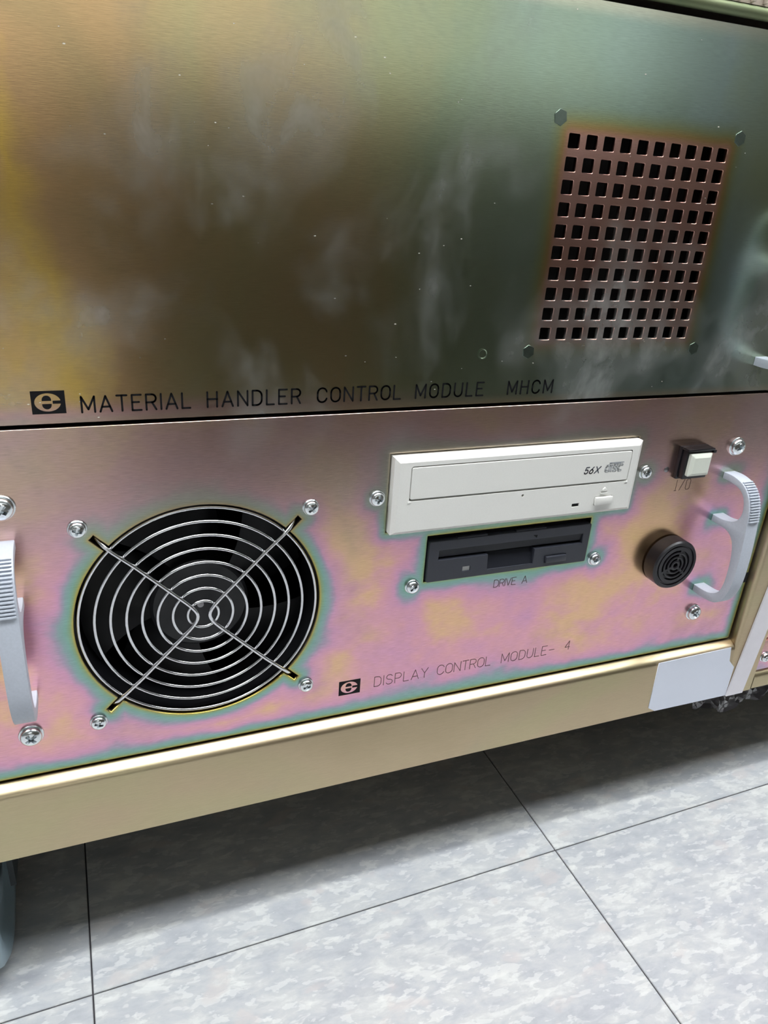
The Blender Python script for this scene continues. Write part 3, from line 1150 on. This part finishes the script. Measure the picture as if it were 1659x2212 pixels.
link_mesh('eject_mark', join_mesh(sheet([tri], yF - .6, yF + .2, .25, 0), sheet([rloop(124.0, 128.4, -52.0, -51.1)], yF - .6, yF + .2, .08, 0)), 'cd', bez)
yt = yF - .22
lettering([('5', 110.2, 112.4, -39.0, 3.7, .28, 1.05), ('6', 113.5, 115.7, -39.0, 3.7, .28, 1.05), ('X', 117.0, 119.8, -39.0, 3.7, .28, 1.15)], .62, yt, 'cd_dark', td, label='dark slanted 56X')
# outlined lower-case disc mark with small capitals bar above
def disc_lines(x, z, h):
    sl = .22
    raw = [
        [(2.0, 1.42), (2.0, 0), (.3, 0), (.0, .25), (.0, .75), (.3, 1.0), (2.0, 1.0)],
        [(3.3, 1.0), (3.3, 0)],
        [(6.3, 1.0), (4.7, 1.0), (4.7, .52), (6.3, .52), (6.3, 0), (4.7, 0)],
        [(9.3, 1.0), (7.9, 1.0), (7.6, .75), (7.6, .25), (7.9, 0), (9.3, 0)]]
    return [[(x + px * 1.12 + sl * pz * h, z + pz * h) for px, pz in ln] for ln in raw]
dl = disc_lines(124.0, -38.5, 3.2)
link_mesh('disc_mark', stroke_mesh(dl, 1.25, yt), 'cd_line', td, 'small grey outlined disc logo')
link_mesh('disc_mark_inner', stroke_mesh(dl, .68, yt - .05), 'cd_lite', td)
link_mesh('disc_mark_bar', stroke_mesh([[(126.2, -33.7), (135.6, -33.7)], [(129.5, -34.3), (133.5, -34.2)]], .5, yt - .06), 'cd_line', td)

# ------------------------------------------------------------------ floppy drive
fd = root('floppy_drive', 'charcoal black floppy disk drive below the ivory disc drive', 'disk drive', (74, 70, FL[2]))
x0, x1, z0, z1 = FL
yF = -2.0
slot = [(29.4, -83.3), (59.6, -83.5), (60.2, -92.6), (89.2, -92.8), (89.2, -83.7), (120.8, -83.9), (120.4, -77.6), (29.6, -77.3)]
ejf = (96.8, 110.8, -93.3, -89.0)
ledf = (44.8, 49.4, -91.8, -89.0)
fb = link_mesh('bezel', sheet([rloop(x0, x1, z0, z1 - 1.2, .8, 2), slot, rloop(*ejf), rloop(*ledf)], yF, yF + 4.4, .3, 1), 'floppy', fd, smooth=35)
# sloped dust flap above the slot and sloped finger recess below
bm = bmesh.new()
def quad(p):
    bm.faces.new([bm.verts.new(W(*q)) for q in p])
quad([(29.2, yF + .35, -77.0), (120.8, yF + .35, -77.2), (120.8, yF + 1.5, -82.2), (29.2, yF + 1.5, -82.0)])
bmesh.ops.solidify(bm, geom=bm.faces[:], thickness=.0008)
link_mesh('dust_flap', bm_mesh(bm), 'floppy', fd)
bm = bmesh.new()
quad([(60.0, yF + 3.6, -83.6), (89.4, yF + 3.6, -83.8), (89.4, yF + .5, -92.9), (60.0, yF + .5, -92.7)])
bmesh.ops.solidify(bm, geom=bm.faces[:], thickness=.0008)
link_mesh('finger_recess', bm_mesh(bm), 'floppy', fd)
box('recess_backing', 'dark', fd, x0 + 1, x1 - 1, yF + 4.8, yF + 5.2, z0 + 1, z1 - 2)
box('body', 'dark', fd, x0 + .5, x1 - .5, yF + 5.4, 150, z0 + .5, z1 - .5)
box('eject_button', 'floppy', fd, ejf[0] + .25, ejf[1] - .25, yF - 1.6, yF + 4, ejf[2] + .25, ejf[3] - .25, .35)
box('led_window', 'floppy_led', fd, ledf[0], ledf[1], yF + .8, yF + 2, ledf[2], ledf[3])
link_mesh('slot_arrow', sheet([[(86.8, -74.7), (89.6, -74.8), (89.3, -76.6)]], yF - .06, yF + .02), 'ink', fb)
# lip tabs on the top edge
for a, b in ((40, 58), (76, 95)):
    box('top_tab', 'floppy', fb, a, b, yF + .6, yF + 3, z1 - 1.2, z1 - .3, .1)

# ------------------------------------------------------------------ finned cover above
top = box('finned_cover', 'fin', rack, -214, 262, 1.5, 39, 182.6, 300, label='pale beige cover with upright fins')
x = -212.0
while x < 262:
    box('fin', 'fin', top, x, x + 1.6, -1.2, 1.5, 183.0, 299, .5)
    x += 7.4

# ------------------------------------------------------------------ neighbouring rack, and an unseen one added
nb = root('neighbour_rack', 'neighbouring plated rack beyond the white strip', 'rack', (540, 250, FLOOR_Z))
rounded_rail('bottom_rail', nb, 292.8, 790, -206.5, ZB)
box('front_panel', 'plain', nb, 292.9, 780, -4.5, 2, -205.8, -180.6, .2)
box('front_panel', 'plain', nb, 292.9, 780, -3.0, 2, -179.4, 172, .2)
box('base_plate', 'dark', nb, 293, 790, 41, 620, ZB + 2, ZB + 8)
box('side_panel', 'rail', nb, 786, 790, 41, 620, ZB + 8, 420)
box('chassis', 'dark', nb, 300, 770, 42, 600, ZB + 10, 170)
box('side_panel', 'rail', nb, 293, 297, 41, 620, ZB + 8, 420)
box('leveling_foot', 'tyre', nb, 700, 740, 100, 140, FLOOR_Z, ZB + 2, 2)
added_rack = root('neighbour_rack', 'unseen rack added left of the fan to block light under the racks', 'rack', (-500, 250, FLOOR_Z))  # added out of view to keep side light from under the racks
rounded_rail('bottom_rail', added_rack, -760, -249, -176.8, ZB)
box('front_panel', 'plain', added_rack, -750, -249, -3.0, 2, -175, 172, .2)
box('base_plate', 'dark', added_rack, -760, -249, 41, 620, ZB + 2, ZB + 8)
box('cabinet', 'rail', added_rack, -760, -249, 41, 620, ZB + 9, 420)
box('leveling_foot', 'tyre', added_rack, -720, -690, 100, 140, FLOOR_Z, ZB + 2, 2)
screw(nb, SCREW_S, 297.4, -194.4, 40, -4.5)

# ------------------------------------------------------------------ clear film sagging below the racks
bm = bmesh.new()
random.seed(11)
nx, nz = 30, 10
g = []
for i in range(nx):
    row = []
    for j in range(nz):
        a, b = i / (nx - 1), j / (nz - 1)
        drop = (16 + 15 * math.sin(math.pi * a) + 4 * math.sin(a * 17)) * b
        yy = 5 + 5 * b + 2.5 * math.sin(a * 21 + b * 5) * b + random.uniform(-1.3, 1.3) * (b > 0)
        row.append(bm.verts.new(W(256 + a * 80 + random.uniform(-1, 1) * (b > 0), yy, ZB - .3 - drop)))
    g.append(row)
for i in range(nx - 1):
    for j in range(nz - 1):
        bm.faces.new((g[i][j], g[i + 1][j], g[i + 1][j + 1], g[i][j + 1]))
bmesh.ops.solidify(bm, geom=bm.faces[:], thickness=.0002)
o = link_mesh('plastic_film', bm_mesh(bm), 'wrap', None)
o['label'] = 'crumpled clear plastic film sagging below the rail beside the white strip'
o['category'] = 'plastic film'
